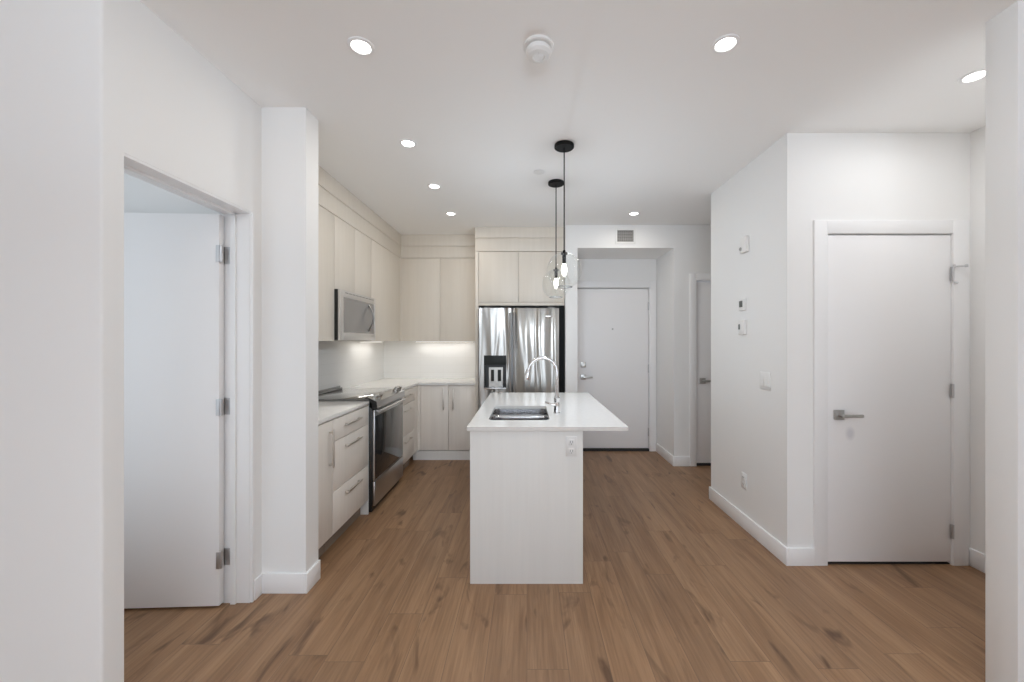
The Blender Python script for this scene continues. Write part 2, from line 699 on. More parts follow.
def bb(mb, x0, x1, y0, y1):
    mb.box(x0, x1, y0, y1, 0, BH, 0.003)


w = MB()
bb(w, -1.5, -1.249, 2.26 - BT + 0.0003, 2.26)
bb(w, -1.249, -1.249 + BT, 2.26 - BT, 2.395)
bb(w, -1.5, -1.5 + BT, 2.187, 2.26 - BT)
struct('baseboard_left', w, M['trim'], 'white baseboard wrapping the narrow wall end at left', 'baseboard')
w = MB()
bb(w, 1.65 - BT, 1.65, 2.536 - BT, 3.587 + BT)
bb(w, 1.65, 1.815, 2.536 - BT + 0.0003, 2.536)
bb(w, 1.65, 3.40, 3.587, 3.587 + BT - 0.0003)
struct('baseboard_closet', w, M['trim'], 'white baseboard wrapping the projecting closet wall corner', 'baseboard')
w = MB()
bb(w, 2.81 - BT, 2.81, 1.66, 2.536)
struct('baseboard_right', w, M['trim'], 'short white baseboard on the side wall right of the closet door', 'baseboard')
w = MB()
bb(w, 1.67 - BT, 1.67, 4.545 - BT, 5.16)
bb(w, 1.67, 1.85, 4.545 - BT + 0.0003, 4.545)
struct('baseboard_entry', w, M['trim'], 'white baseboard on the right side of the entry recess', 'baseboard')

# ------------------------------------------------------------------ door casings and jambs
w = MB()
w.box(-1.655, -1.502, 2.166, 2.186, 0, DOOR_H - 0.012, 0.002)
w.box(-1.600, -1.572, 2.154, 2.167, 0, DOOR_H - 0.024, 0.002)
w.box(-1.655, -1.502, 1.489, 2.186, DOOR_H - 0.012, DOOR_H + 0.002, 0.002)
w.box(-1.600, -1.572, 1.489, 2.155, DOOR_H - 0.024, DOOR_H - 0.011, 0.002)
w.box(-1.512, -1.489, 2.170, 2.186, 0, DOOR_H - 0.010, 0.003)
struct('trim_1', w, M['trim'], 'white jamb with stop strip lining the open doorway at left', 'door frame')
w = MB()
w.box(1.815, 1.899, 2.524, 2.540, 0, 2.184, 0.003)
w.box(2.692, 2.790, 2.524, 2.540, 0, 2.184, 0.003)
w.box(1.899, 2.692, 2.5242, 2.540, 2.100, 2.184, 0.003)
w.box(1.885, 1.901, 2.530, 2.62, 0, 2.10)
w.box(2.690, 2.706, 2.530, 2.62, 0, 2.10)
struct('trim_2', w, M['trim'], 'flat white casing around the closet door at right', 'door casing')
w = MB()
w.box(1.574, 1.664, 5.140, 5.162, 0, 2.19, 0.004)
w.box(0.640, 1.574, 5.140, 5.162, 2.108, 2.19, 0.004)
w.box(0.580, 0.640, 5.140, 5.162, 0, 2.19, 0.004)
struct('trim_3', w, M['trim'], 'flat white casing around the entry door', 'door casing')
w = MB()
w.box(1.848, 1.919, 4.525, 4.547, 0, 2.185, 0.004)
w.box(1.919, 2.702, 4.525, 4.547, 2.108, 2.185, 0.004)
w.box(2.702, 2.775, 4.525, 4.547, 0, 2.185, 0.004)
struct('trim_4', w, M['trim'], 'flat white casing around the half hidden hall door', 'door casing')
w = MB()
w.box(0.640, 1.575, 5.15, 5.30, 0, 0.028)
struct('trim_5', w, M['threshold_and_gap_shade'], 'dark threshold strip under the entry door', 'threshold')
w = MB()
w.box(1.901, 2.690, 2.545, 2.64, 0, 0.006)  # dark strip painted in for the shade below the leaf
struct('trim_6', w, M['threshold_and_gap_shade'], 'dark strip standing in for the shade under the closet door at right', 'threshold')
w = MB()
w.box(1.922, 2.70, 4.55, 4.66, 0, 0.022)  # shaded gap below the hall door drawn as a dark strip
struct('trim_7', w, M['threshold_and_gap_shade'], 'dark strip standing in for the shaded gap under the half hidden hall door', 'threshold')


# ------------------------------------------------------------------ doors
def lever(parent, x, y, z, d, length=0.115, square=0.062):
    """square rosette with a flat lever pointing along +x; d = projection towards -y"""
    r = MB().box(x - square / 2, x + square / 2, y - 0.012, y, z - square / 2, z + square / 2, 0.002)
    ro = r.build('rosette', M['nickel'], parent)
    h = MB().cyl((x, y - d, z), 0.011, 0, d - 0.01, 'y', 16)
    h.box(x - 0.011, x + length, y - d - 0.010, y - d + 0.004, z - 0.010, z + 0.010, 0.004)
    h.build('lever_handle', M['nickel'], parent)
    return ro


def hinge_front(parent, x, y, z, h=0.088):
    """barrel and slim leaves seen at the edge of a closed door"""
    a = MB().cyl((x, y - 0.006, z), 0.0065, -h / 2, h / 2, 'z', 12)
    a.box(x - 0.010, x + 0.010, y - 0.003, y + 0.002, z - h / 2, z + h / 2)
    return a.build('hinge', M['hinge'], parent)


# open door leaf at left, swung into the side room
d = thing('door_1', (-1.636, 2.162, 0), 'open white slab door seen flat through the doorway at left, three steel hinges', 'door', kind='structure')
MB().box(-2.446, -1.636, 2.122, 2.160, 0.014, 2.094, 0.002).build('door_leaf', M['door'], d)
for z in (1.885, 1.068, 0.255):
    h = MB().cyl((-1.630, 2.128, z), 0.0065, -0.044, 0.044, 'z', 12)
    h.box(-1.650, -1.632, 2.1185, 2.1225, z - 0.044, z + 0.044, 0.001)
    hp = h.build('hinge', M['hinge'], d)
    j = MB().box(-1.648, -1.606, 2.1625, 2.1665, z - 0.046, z + 0.044, 0.001)
    for dz in (-0.028, 0.004, 0.03):
        j.cyl((-1.624 + (0.006 if dz > 0 else -0.008), 2.163, z + dz), 0.004, -0.002, 0.001, 'y', 10)
    sub(j, 'hinge_plate', M['hinge'], hp)
d.rotation_euler = (0, 0, math.radians(2.6))

# closet door at right
d = thing('door_2', (2.295, 2.537, 0), 'large closed white slab door at right with square lever handle', 'door', kind='structure')
MB().box(1.903, 2.688, 2.537, 2.577, 0.020, 2.092, 0.0015).build('door_leaf', M['door'], d)
lever(d, 1.974, 2.537, 0.953, 0.052)
for z in (1.845, 1.105, 0.215):
    hinge_front(d, 2.690, 2.532, z)
s_ = MB().cyl((2.692, 2.520, 1.892), 0.006, -0.012, 0.01, 'z', 10)
s_.tube([(2.692, 2.520, 1.890), (2.735, 2.496, 1.890)], 0.0045, 8)
s_.cyl((2.741, 2.494, 1.890), 0.008, -0.008, 0.008, 'z', 10)
s_.tube([(2.692, 2.520, 1.79), (2.700, 2.505, 1.785)], 0.006, 8)
s_.build('hinge_stop', M['hinge'], d)
# faint grey mark is painted into the leaf's own material
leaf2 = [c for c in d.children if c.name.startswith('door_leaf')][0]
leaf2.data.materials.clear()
leaf2.data.materials.append(M['door_marked'])

# entry door
d = thing('door_3', (1.107, 5.175, 0), 'white entry door with deadbolt and peephole in the recess behind the island', 'door', kind='structure')
MB().box(0.645, 1.570, 5.175, 5.220, 0.034, 2.098, 0.002).build('door_leaf', M['door'], d)
lever(d, 0.725, 5.175, 0.955, 0.055, 0.115, 0.066)
MB().box(0.696, 0.762, 5.163, 5.175, 1.080, 1.146, 0.003).cyl((0.729, 5.163, 1.113), 0.022, -0.012, 0, 'y', 20, 0.002).build('deadbolt', M['nickel'], d)
MB().cyl((1.107, 5.175, 1.575), 0.012, -0.006, 0.0, 'y', 16, 0.002).build('peephole', M['nickel'], d)
for z in (1.87, 1.065, 0.245):
    hinge_front(d, 1.573, 5.170, z, 0.105)

# hall door, half hidden
d = thing('door_4', (2.31, 4.560, 0), 'white hall door half hidden behind the projecting closet wall', 'door', kind='structure')
MB().box(1.926, 2.696, 4.560, 4.600, 0.030, 2.097, 0.002).build('door_leaf', M['door'], d)
lever(d, 2.000, 4.560, 0.968, 0.055, 0.115, 0.064)

# ------------------------------------------------------------------ kitchen cabinets
CT = 0.925          # worktop height
XF = -1.30          # front of the left base cabinets


def bar_handle_x(parent_part, x, y0, y1, z, name='handle', vert=None):
    """bar pull on a front that faces +x; horizontal along y, or vertical when vert=(z0,z1)"""
    m = MB()
    if vert:
        z0, z1 = vert
        m.box(x + 0.022, x + 0.032, y0 - 0.006, y0 + 0.006, z0, z1, 0.002)
        for z in (z0 + 0.02, z1 - 0.02):
            m.box(x, x + 0.024, y0 - 0.005, y0 + 0.005, z - 0.005, z + 0.005)
    else:
        m.box(x + 0.022, x + 0.032, y0, y1, z - 0.006, z + 0.006, 0.002)
        for y in (y0 + 0.02, y1 - 0.02):
            m.box(x, x + 0.024, y - 0.005, y + 0.005, z - 0.005, z + 0.005)
    return sub(m, name, M['pull'], parent_part)


def drawer_stack(y0, y1, label, end_panel):
    t = thing('drawer_cabinet', ((-1.905 + XF) / 2, (y0 + y1) / 2, 0), label, 'cabinet')
    MB().box(-1.90, XF - 0.021, y0 + 0.001, y1 - 0.001, 0.115, CT - 0.027).build('carcass', M['base'], t)
    zs = ((0.120, 0.402), (0.407, 0.737), (0.742, 0.890))
    hz = (0.345, 0.675, 0.828)
    for (a, b), h in zip(zs, hz):
        f = MB().box(XF - 0.020, XF, y0 + 0.002, y1 - 0.003 - (0.012 if end_panel else 0), a, b, 0.0015).build('drawer', M['base'], t)
        yc = (y0 + y1) / 2
        bar_handle_x(f, XF, yc - 0.14, yc + 0.11, h)
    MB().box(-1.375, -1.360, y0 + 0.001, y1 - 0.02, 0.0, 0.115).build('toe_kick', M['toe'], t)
    if end_panel:
        MB().box(-1.90, XF, y1 - 0.013, y1 - 0.001, 0.0, 0.893).build('end_panel', M['island'], t)
    return t


t = thing('base_cabinet', (-1.60, 2.55, 0), 'narrow greige base cabinet with one tall pull, just behind the wall end', 'cabinet')
MB().box(-1.90, XF - 0.021, 2.399, 2.679, 0.115, CT - 0.027).build('carcass', M['base'], t)
f = MB().box(XF - 0.020, XF, 2.400, 2.677, 0.120, 0.890, 0.0015).build('door', M['base'], t)
bar_handle_x(f, XF, 2.632, 0, 0, vert=(0.585, 0.838))
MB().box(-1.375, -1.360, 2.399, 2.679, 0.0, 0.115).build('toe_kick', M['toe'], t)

drawer_stack(2.681, 3.286, 'greige three drawer cabinet on the near side of the range', True)
drawer_stack(4.056, 4.640, 'greige three drawer cabinet between the range and the back corner', False)

t = thing('corner_cabinet', (-0.93, 5.04, 0), 'greige double door base cabinet on the back wall left of the refrigerator', 'cabinet')
w = MB().box(-1.90, XF - 0.021, 4.642, 5.31, 0.115, CT - 0.027)
w.box(XF - 0.021, -0.606, 4.782, 5.31, 0.115, CT - 0.027)
w.build('carcass', M['base'], t)
MB().box(XF - 0.020, XF, 4.642, 4.782, 0.120, 0.890).box(XF, -1.268, 4.762, 4.782, 0.120, 0.890).build('corner_filler', M['base'], t)
for x0, x1, hx in ((-1.265, -0.938, -0.990), (-0.934, -0.608, -0.876)):
    f = MB().box(x0, x1, 4.760, 4.780, 0.120, 0.890, 0.0015).build('door', M['base'], t)
    m = MB().box(hx - 0.006, hx + 0.006, 4.728, 4.738, 0.605, 0.858, 0.002)
    for z in (0.625, 0.838):
        m.box(hx - 0.005, hx + 0.005, 4.736, 4.760, z - 0.005, z + 0.005)
    sub(m, 'handle', M['pull'], f)
MB().box(XF - 0.06, -0.606, 4.772, 4.788, 0.0, 0.113).build('toe_kick', M['island'], t)

# worktops
w = MB()
w.box(-1.902, -1.295, 2.398, 3.286, CT - 0.026, CT, 0.003)
tag(w.build('countertop', M['quartz'], None, (-1.6, 2.85, CT)), 'short white quartz countertop on the near side of the range', 'countertop')
w = MB()
w.prism([(-1.902, 4.056), (-1.295, 4.056), (-1.295, 4.742), (-0.606, 4.742), (-0.606, 5.312), (-1.902, 5.312)], 'z', CT - 0.026, CT)
tag(w.build('countertop', M['quartz'], None, (-1.2, 5.0, CT)), 'L-shaped white quartz countertop turning the back kitchen corner', 'countertop')

w = MB()
w.box(-1.910, -1.903, 2.398, 5.313, CT, 1.425)
w.box(-1.903, -0.606, 5.313, 5.320, CT, 1.425)
struct('backsplash_wall', w, M['tile'], 'glossy white tile backsplash between countertop and upper cabinets', 'backsplash')

# upper cabinets
XU = -1.570


def upper_left(y0, y1, z0, label, splits, filler=None):
    t = thing('wall_cabinet', (-1.74, (y0 + y1) / 2, z0), label, 'cabinet')
    MB().box(-1.902, XU - 0.021, y0 + 0.001, y1 - 0.001, z0, 2.45).build('carcass', M['upper'], t)
    ys = [y0] + splits + [y1 if filler is None else filler]
    for a, b in zip(ys, ys[1:]):
        MB().box(XU - 0.020, XU, a + 0.0015, b - 0.0015, z0 - 0.002, 2.448, 0.001).build('door', M['upper'], t)
    if filler is not None:
        MB().box(XU - 0.020, XU, filler + 0.001, y1 - 0.001, z0 - 0.002, 2.448).build('filler_strip', M['upper'], t)
    return t


upper_left(2.398, 3.262, 1.422, 'cream upper cabinet nearest the narrow wall end, left of the microwave', [2.845])
upper_left(3.264, 4.036, 1.850, 'short cream upper cabinet directly above the microwave', [3.65])
upper_left(4.038, 4.968, 1.422, 'cream upper cabinet between the microwave and the back corner', [], 4.90)

YU = 4.97
t = thing('wall_cabinet', (-1.1, 5.15, 1.422), 'cream double door upper cabinet on the back wall left of the refrigerator', 'cabinet')
MB().box(-1.902, -0.606, YU + 0.021, 5.312, 1.422, 2.45).build('carcass', M['upper'], t)
MB().box(XU - 0.02, -1.550, YU, YU + 0.020, 1.420, 2.448).build('filler_strip', M['upper'], t)
for a, b in ((-1.548, -1.083), (-1.080, -0.608)):
    MB().box(a, b, YU, YU + 0.020, 1.420, 2.448, 0.001).build('door', M['upper'], t)

# refrigerator surround
t = thing('fridge_cabinet', (-0.06, 5.0, 1.83), 'cream double door cabinet bridging over the refrigerator', 'cabinet')
MB().box(-0.562, 0.434, 4.672, 5.31, 1.870, 2.460).build('carcass', M['upper'], t)
for a, b in ((-0.560, -0.1005), (-0.0975, 0.433)):
    MB().box(a, b, 4.650, 4.670, 1.872, 2.456, 0.001).build('door', M['upper'], t)
MB().box(-0.562, 0.434, 4.652, 4.676, 1.832, 1.868, 0.001).build('bottom_rail', M['upper'], t)
MB().box(-0.602, -0.564, 4.650, 5.31, 0.0, 2.460, 0.001).build('side_panel', M['upper'], t)

w = MB()
w.box(-1.902, XU + 0.001, 2.398, YU + 0.02, 2.453, 2.597, 0.001)
w.box(-1.902, XU + 0.007, 2.398, YU + 0.02, 2.600, CEIL, 0.001)
w.box(XU, -0.604, YU - 0.001, 5.312, 2.453, 2.597, 0.001)
w.box(XU, -0.604, YU - 0.007, 5.312, 2.600, CEIL, 0.001)
w.box(-0.602, 0.435, 4.649, 5.30, 2.463, 2.615, 0.001)
w.box(-0.606, 0.435, 4.638, 5.30, 2.618, CEIL, 0.001)
struct('trim_8', w, M['upper'], 'cream fascia boards closing the upper cabinets to the ceiling', 'cabinet fascia')

# ------------------------------------------------------------------ range
RY0, RY1 = 3.289, 4.053
t = thing('range', (-1.58, 3.67, 0), 'stainless slide-in electric range with black sides and black glass oven door', 'range')
MB().box(-1.885, -1.273, RY0, RY1, 0.035, 0.912, 0.003).build('body', M['black'], t)
MB().box(-1.890, -1.300, RY0 - 0.001, RY1 + 0.001, 0.926, 0.942, 0.003).build('cooktop', M['cooktop'], t)
w = MB().box(-1.890, -1.850, RY0 + 0.02, RY1 - 0.04, 0.942, 0.955, 0.003)
w.box(-1.884, -1.872, RY0 + 0.02, RY1 - 0.04, 0.955, 0.972, 0.003)
w.build('rear_vent_trim', M['steel_dark'], t)
w = MB().prism([(-1.335, 0.914), (-1.335, 0.945), (-1.318, 0.956), (-1.240, 0.918), (-1.236, 0.862), (-1.275, 0.862)], 'y', RY0 + 0.006, RY1 - 0.006)
w.build('control_panel', M['steel'], t)
MB().prism([(-1.338, 0.914), (-1.338, 0.946), (-1.317, 0.958), (-1.238, 0.920), (-1.232, 0.860), (-1.275, 0.860)], 'y', RY0, RY0 + 0.007).build('panel_end_cap', M['black'], t)
nrm = Vector((0.038, 0, 0.078)).normalized()
for y in (RY0 + 0.075, RY0 + 0.155, RY1 - 0.155, RY1 - 0.075):
    k = MB().lathe([(0, 0), (0.027, 0), (0.027, 0.004), (0.0235, 0.007), (0.0225, 0.036), (0.019, 0.040), (0, 0.040)], (0, 0, 0), 'z', 24)
    k.box(-0.003, 0.003, -0.021, 0.021, 0.038, 0.043, 0.001)
    q = Vector((0, 0, 1)).rotation_difference(nrm).to_matrix().to_4x4()
    for v in k.bm.verts:
        v.co = (Matrix.Translation((-1.279, y, 0.937)) @ q) @ v.co
    k.build('knob', M['nickel'], t)
door = MB().box(-1.272, -1.255, RY0 + 0.006, RY1 - 0.006, 0.268, 0.848, 0.003)
dr = door.build('oven_door', M['steel'], t)
sub(MB().box(-1.256, -1.2525, RY0 + 0.014, RY1 - 0.020, 0.276, 0.798, 0.001), 'oven_window', M['glass_black'], dr)
h = MB().tube([(-1.222, RY0 + 0.030, 0.838), (-1.222, RY1 - 0.075, 0.838)], 0.011, 16)
for y in (RY0 + 0.06, RY1 - 0.105):
    h.box(-1.257, -1.218, y - 0.010, y + 0.010, 0.829, 0.846, 0.003)
sub(h, 'oven_handle', M['steel'], dr)
MB().box(-1.272, -1.253, RY0 + 0.006, RY1 - 0.006, 0.060, 0.260, 0.003).build('storage_drawer', M['steel'], t)
MB().box(-1.82, -1.29, RY0 + 0.03, RY1 - 0.03, 0.0, 0.040).build('plinth', M['black'], t)

# ------------------------------------------------------------------ microwave
t = thing('microwave', (-1.72, 3.65, 1.425), 'stainless over-the-range microwave with a black side and bowed handle', 'microwave')
MB().box(-1.900, -1.546, 3.268, 4.032, 1.430, 1.846, 0.002).build('body', M['black'], t)
fr = MB()
fr.box(-1.547, -1.526, 3.270, 3.330, 1.426, 1.845, 0.002)
fr.box(-1.547, -1.526, 4.000, 4.030, 1.426, 1.845, 0.002)
fr.box(-1.547, -1.526, 3.328, 4.002, 1.785, 1.845, 0.002)
fr.box(-1.547, -1.526, 3.328, 4.002, 1.426, 1.492, 0.002)
f = fr.build('front_frame', M['mw_frame'], t)
dw = MB().box(-1.546, -1.530, 3.329, 4.001, 1.491, 1.786).build('door_window', M['mw_window'], t)
pts = [(-1.530 + 0.052 * math.sin(PI * k / 14), 3.865 - 0.012 * math.sin(PI * k / 14), 1.515 + 0.250 * k / 14) for k in range(15)]
MB().tube(pts, 0.0085, 10).build('handle', M['steel_dark'], t)
w = MB()
for k in range(9):
    w.box(-1.528, -1.5245, 3.36 + k * 0.07, 3.415 + k * 0.07, 1.822, 1.828)
w.build('top_vent', M['plastic_grey'], t)
MB().box(-1.85, -1.56, 3.32, 3.98, 1.424, 1.431).build('underside_filter', M['steel_dark'], t)

# ------------------------------------------------------------------ refrigerator
FY = 4.545
t = thing('refrigerator', (-0.09, 4.92, 0), 'stainless side-by-side refrigerator with a black ice and water dispenser', 'refrigerator')
MB().box(-0.540, 0.360, 4.612, 5.25, 0.03, 1.785, 0.004).build('body', M['steel_dark'], t)
ld = MB()
DX0, DX1, DZ0, DZ1 = -0.486, -0.239, 0.886, 1.253
ld.box(-0.545, DX0, FY, 4.605, 0.09, 1.795)
ld.box(DX1, -0.174, FY, 4.605, 0.09, 1.795)
ld.box(DX0, DX1, FY, 4.605, 0.09, DZ0)
ld.box(DX0, DX1, FY, 4.605, DZ1, 1.795)
lp = ld.build('freezer_door', M['fridge_steel'], t)
sub(MB().box(DX0, DX1, 4.596, 4.606, DZ0, DZ1), 'dispenser_recess', M['black'], lp)
sub(MB().box(DX0 - 0.004, DX1 + 0.004, FY - 0.004, FY + 0.012, 1.148, DZ1 + 0.003, 0.002), 'dispenser_display', M['rubber'], lp)
sub(MB().box(DX0 - 0.004, DX0 + 0.012, FY - 0.003, 4.60, DZ0, 1.15), 'dispenser_bezel', M['black'], lp)
sub(MB().box(DX1 - 0.012, DX1 + 0.004, FY - 0.003, 4.60, DZ0, 1.15), 'dispenser_bezel', M['black'], lp)
sub(MB().box(-0.436, -0.276, 4.570, 4.580, 0.886, 1.119, 0.002), 'paddle_plate', M['plastic'], lp)
for _a, _b in ((-0.411, -0.376), (-0.334, -0.296)):
    sub(MB().box(_a, _b, 4.562, 4.571, 0.962, 1.092, 0.002), 'dispenser_paddle', M['rubber'], lp)
sub(MB().box(DX0 - 0.004, DX1 + 0.004, FY - 0.010, 4.59, 0.872, 0.890, 0.003), 'drip_tray', M['steel'], lp)
rd = MB().box(-0.162, 0.364, FY, 4.605, 0.09, 1.795, 0.004)
rp = rd.build('fridge_door', M['fridge_steel'], t)


def pull(x, part):
    prof = []
    for k in range(9):
        a = PI * k / 8
        prof.append((x - 0.014 * math.cos(a), FY - 0.024 * math.sin(a)))
    m = MB().prism(prof, 'z', 0.42, 1.74)
    return sub(m, 'handle', M['steel'], part)


pull(-0.190, lp)
pull(-0.146, rp)
sub(MB().box(0.205, 0.293, FY - 0.002, FY + 0.001, 1.694, 1.710, 0.001), 'badge', M['chrome'], rp)
MB().box(-0.53, 0.35, 4.565, 4.62, 0.0, 0.085).build('base_grille', M['plastic_grey'], t)
for _x in (-0.50, 0.24):
    MB().box(_x, _x + 0.08, 4.61, 4.70, 1.786, 1.815, 0.004).build('hinge_cover', M['plastic_grey'], t)
# black strip put in for the shade of the niche beside the refrigerator
MB().box(0.366, 0.434, 4.63, 4.66, 0.0, 1.83).build('gap_shade', M['black_matte'], t)

# ------------------------------------------------------------------ island
IX0, IX1, IY0, IY1 = -0.333, 0.327, 2.338, 3.860
t = thing('island_cabinet', (0, 3.1, 0), 'pale kitchen island base in the middle of the floor', 'island')
MB().box(IX0, IX1, IY0, IY0 + 0.02, 0.0, 0.8975, 0.001).build('end_panel', M['island'], t)
MB().box(IX0, IX1, IY1 - 0.02, IY1, 0.0, 0.8975, 0.001).build('end_panel', M['island'], t)
MB().box(IX1 - 0.02, IX1 - 0.001, IY0 + 0.02, IY1 - 0.02, 0.0, 0.8975).build('back_panel', M['island'], t)
w = MB().box(IX0 + 0.022, IX1 - 0.02, IY0 + 0.02, IY1 - 0.02, 0.110, 0.66)
w.build('carcass', M['island'], t)
for k in range(3):
    a = IY0 + 0.022 + k * 0.4935
    MB().box(IX0 + 0.002, IX0 + 0.021, a, a + 0.490, 0.112, 0.894, 0.001).build('door', M['island'], t)
MB().box(IX0 + 0.06, IX0 + 0.075, IY0 + 0.02, IY1 - 0.02, 0.0, 0.11).build('toe_kick', M['island'], t)

# island countertop with the sink cut-out
SX0, SX1, SY0, SY1 = -0.245, 0.145, 2.525, 3.09
CZ = 0.920
w = MB()
bm = w.bm
outer = [bm.verts.new((x, y, CZ)) for x, y in rrect(-0.350, 0.590, 2.326, 3.882, 0.006, 2)]
inner = [bm.verts.new((x, y, CZ)) for x, y in rrect(SX0, SX1, SY0, SY1, 0.045, 6)]
es = [bm.edges.new((L[i], L[(i + 1) % len(L)])) for L in (outer, inner) for i in range(len(L))]
bmesh.ops.triangle_fill(bm, use_beauty=True, use_dissolve=False, edges=es)
ex = bmesh.ops.extrude_face_region(bm, geom=list(bm.faces))
for v in [g for g in ex['geom'] if isinstance(g, bmesh.types.BMVert)]:
    v.co.z -= 0.022
bmesh.ops.recalc_face_normals(bm, faces=list(bm.faces))
tag(w.build('island_countertop', M['quartz'], None, (0.12, 3.1, CZ)), 'white quartz island countertop overhanging to the right, with a sink cut-out', 'countertop')

# sink: two bowls with a low divider
t = thing('sink', (-0.045, 2.815, 0.70), 'stainless double bowl undermount sink set into the island countertop', 'sink')


def bowl(y0, y1, name):
    m = MB()
    b = m.bm
    N = 6
    loops = []
    for ins, z in ((0.0, 0.8975), (0.002, 0.86), (0.006, 0.74), (0.03, 0.712), (0.10, 0.706)):
        loops.append([b.verts.new((x, y, z)) for x, y in rrect(SX0 - 0.004 + ins, SX1 + 0.004 - ins, y0 + ins, y1 - ins, max(0.05 - ins * 0.3, 0.012), N)])
    for A, B in zip(loops, loops[1:]):
        for k in range(len(A)):
            j = (k + 1) % len(A)
            b.faces.new((A[k], A[j], B[j], B[k]))
    b.faces.new(loops[-1])
    bmesh.ops.recalc_face_normals(b, faces=list(b.faces))
    for f_ in b.faces:
        f_.normal_flip()
    o = m.build(name, M['sink'], t)
    cy = (y0 + y1) / 2
    sub(MB().lathe([(0.045, 0.0), (0.043, 0.003), (0.03, 0.002), (0.0, -0.001)], ((SX0 + SX1) / 2, cy, 0.707), 'z', 24), 'drain', M['chrome'], o)
    return o


bowl(SY0 - 0.004, 2.795, 'bowl')
bowl(2.835, SY1 + 0.004, 'bowl')
MB().box(SX0 - 0.002, SX1 + 0.002, 2.788, 2.842, 0.872, 0.897, 0.010, 3).build('divider', M['sink'], t)
w = MB()
w.box(SX0 - 0.025, SX0 - 0.002, SY0 - 0.025, SY1 + 0.025, 0.893, 0.898)
w.box(SX1 + 0.002, SX1 + 0.025, SY0 - 0.025, SY1 + 0.025, 0.893, 0.898)
w.box(SX0 - 0.003, SX1 + 0.003, SY0 - 0.025, SY0 - 0.002, 0.893, 0.898)
w.box(SX0 - 0.003, SX1 + 0.003, SY1 + 0.002, SY1 + 0.025, 0.893, 0.898)
w.build('rim', M['steel'], t)

# faucet
fx, fy = 0.206, 2.76
t = thing('faucet', (fx, fy, CZ), 'chrome gooseneck pull-down faucet standing right of the island sink', 'faucet')
MB().lathe([(0, 0), (0.026, 0), (0.026, 0.006), (0.0205, 0.010), (0.0185, 0.075), (0.0185, 0.095), (0.0215, 0.100), (0.0215, 0.112), (0.013, 0.118), (0, 0.118)], (fx, fy, CZ), 'z', 28).build('body', M['chrome'], t)
R_ = 0.098
pts = [(fx, fy, CZ + 0.115 + k * 0.034) for k in range(6)]
zc = 1.205
for k in range(1, 19):
    a = math.radians(k * 172 / 18)
    pts.append((fx - R_ + R_ * math.cos(a), fy, zc + R_ * math.sin(a)))
MB().tube(pts, 0.0115, 14).build('spout', M['chrome'], t)
ex_, ez_ = pts[-1][0], pts[-1][2]
MB().tube([(ex_, fy, ez_ + 0.004), (ex_ - 0.004, fy, ez_ - 0.016), (ex_ - 0.009, fy, ez_ - 0.048), (ex_ - 0.011, fy, ez_ - 0.066)], 0.015, 16, radii=[0.0145, 0.018, 0.020, 0.019]).build('spray_head', M['chrome'], t)
lv = MB().tube([(fx - 0.012, fy - 0.004, CZ + 0.058), (fx - 0.040, fy - 0.006, CZ + 0.062)], 0.0085, 12)
lv.tube([(fx - 0.036, fy - 0.006, CZ + 0.062), (fx - 0.060, fy - 0.010, CZ + 0.074), (fx - 0.082, fy - 0.014, CZ + 0.080)], 0.005, 10, radii=[0.006, 0.005, 0.0055])
lv.build('lever', M['chrome'], t)
MB().cyl((fx - 0.012, fy - 0.016, CZ + 0.040), 0.006, -0.014, 0.014, 'z', 12).build('dark_mark', M['black'], t)  # small black cylinder for the dark mark on the body

# ------------------------------------------------------------------ outlets, switches, thermostats


def outlet_x(x, y, z, name, label, cat):
    """plate on the closet wall that faces -x"""
    t = thing(name, (x, y, z), label, cat)
    return t


t = thing('power_outlet', (0.259, IY0, 0.806), 'white duplex outlet on the island end panel under the countertop', 'outlet')
MB().box(0.2265, 0.2915, IY0 - 0.006, IY0, 0.746, 0.864, 0.003).build('cover_plate', M['plastic'], t)
for zc_ in (0.830, 0.778):
    r = MB().box(0.2425, 0.2755, IY0 - 0.009, IY0 - 0.005, zc_ - 0.018, zc_ + 0.018, 0.004).build('receptacle', M['plastic'], t)
    s2 = MB().box(0.2505, 0.2535, IY0 - 0.0096, IY0 - 0.008, zc_ - 0.004, zc_ + 0.009)
    s2.box(0.2645, 0.2675, IY0 - 0.0096, IY0 - 0.008, zc_ - 0.004, zc_ + 0.009)
    s2.cyl((0.259, IY0 - 0.008, zc_ - 0.010), 0.003, -0.0016, 0.0, 'y', 10)
    sub(s2, 'slots', M['plastic_grey'], r)

WX = 1.65
t = thing('power_outlet', (WX, 3.035, 0.36), 'white outlet low on the closet wall above its baseboard', 'outlet')
MB().box(WX - 0.006, WX, 3.000, 3.072, 0.300, 0.418, 0.003).build('cover_plate', M['plastic'], t)
for zc_ in (0.385, 0.333):
    r = MB().box(WX - 0.009, WX - 0.005, 3.019, 3.053, zc_ - 0.018, zc_ + 0.018, 0.004).build('receptacle', M['plastic'], t)
    s2 = MB().box(WX - 0.0096, WX - 0.008, 3.027, 3.030, zc_ - 0.004, zc_ + 0.009)
    s2.box(WX - 0.0096, WX - 0.008, 3.042, 3.045, zc_ - 0.004, zc_ + 0.009)
    sub(s2, 'slots', M['plastic_grey'], r)

t = thing('light_switch', (WX, 2.768, 1.144), 'white double rocker switch plate on the closet wall near its corner', 'light switch')
MB().box(WX - 0.006, WX, 2.708, 2.830, 1.084, 1.204, 0.003).build('cover_plate', M['plastic'], t)
for yc in (2.745, 2.793):
    MB().prism([(WX - 0.0055, 1.110), (WX - 0.012, 1.110), (WX - 0.007, 1.178), (WX - 0.0055, 1.178)], 'y', yc - 0.017, yc + 0.017).build('rocker', M['plastic'], t)

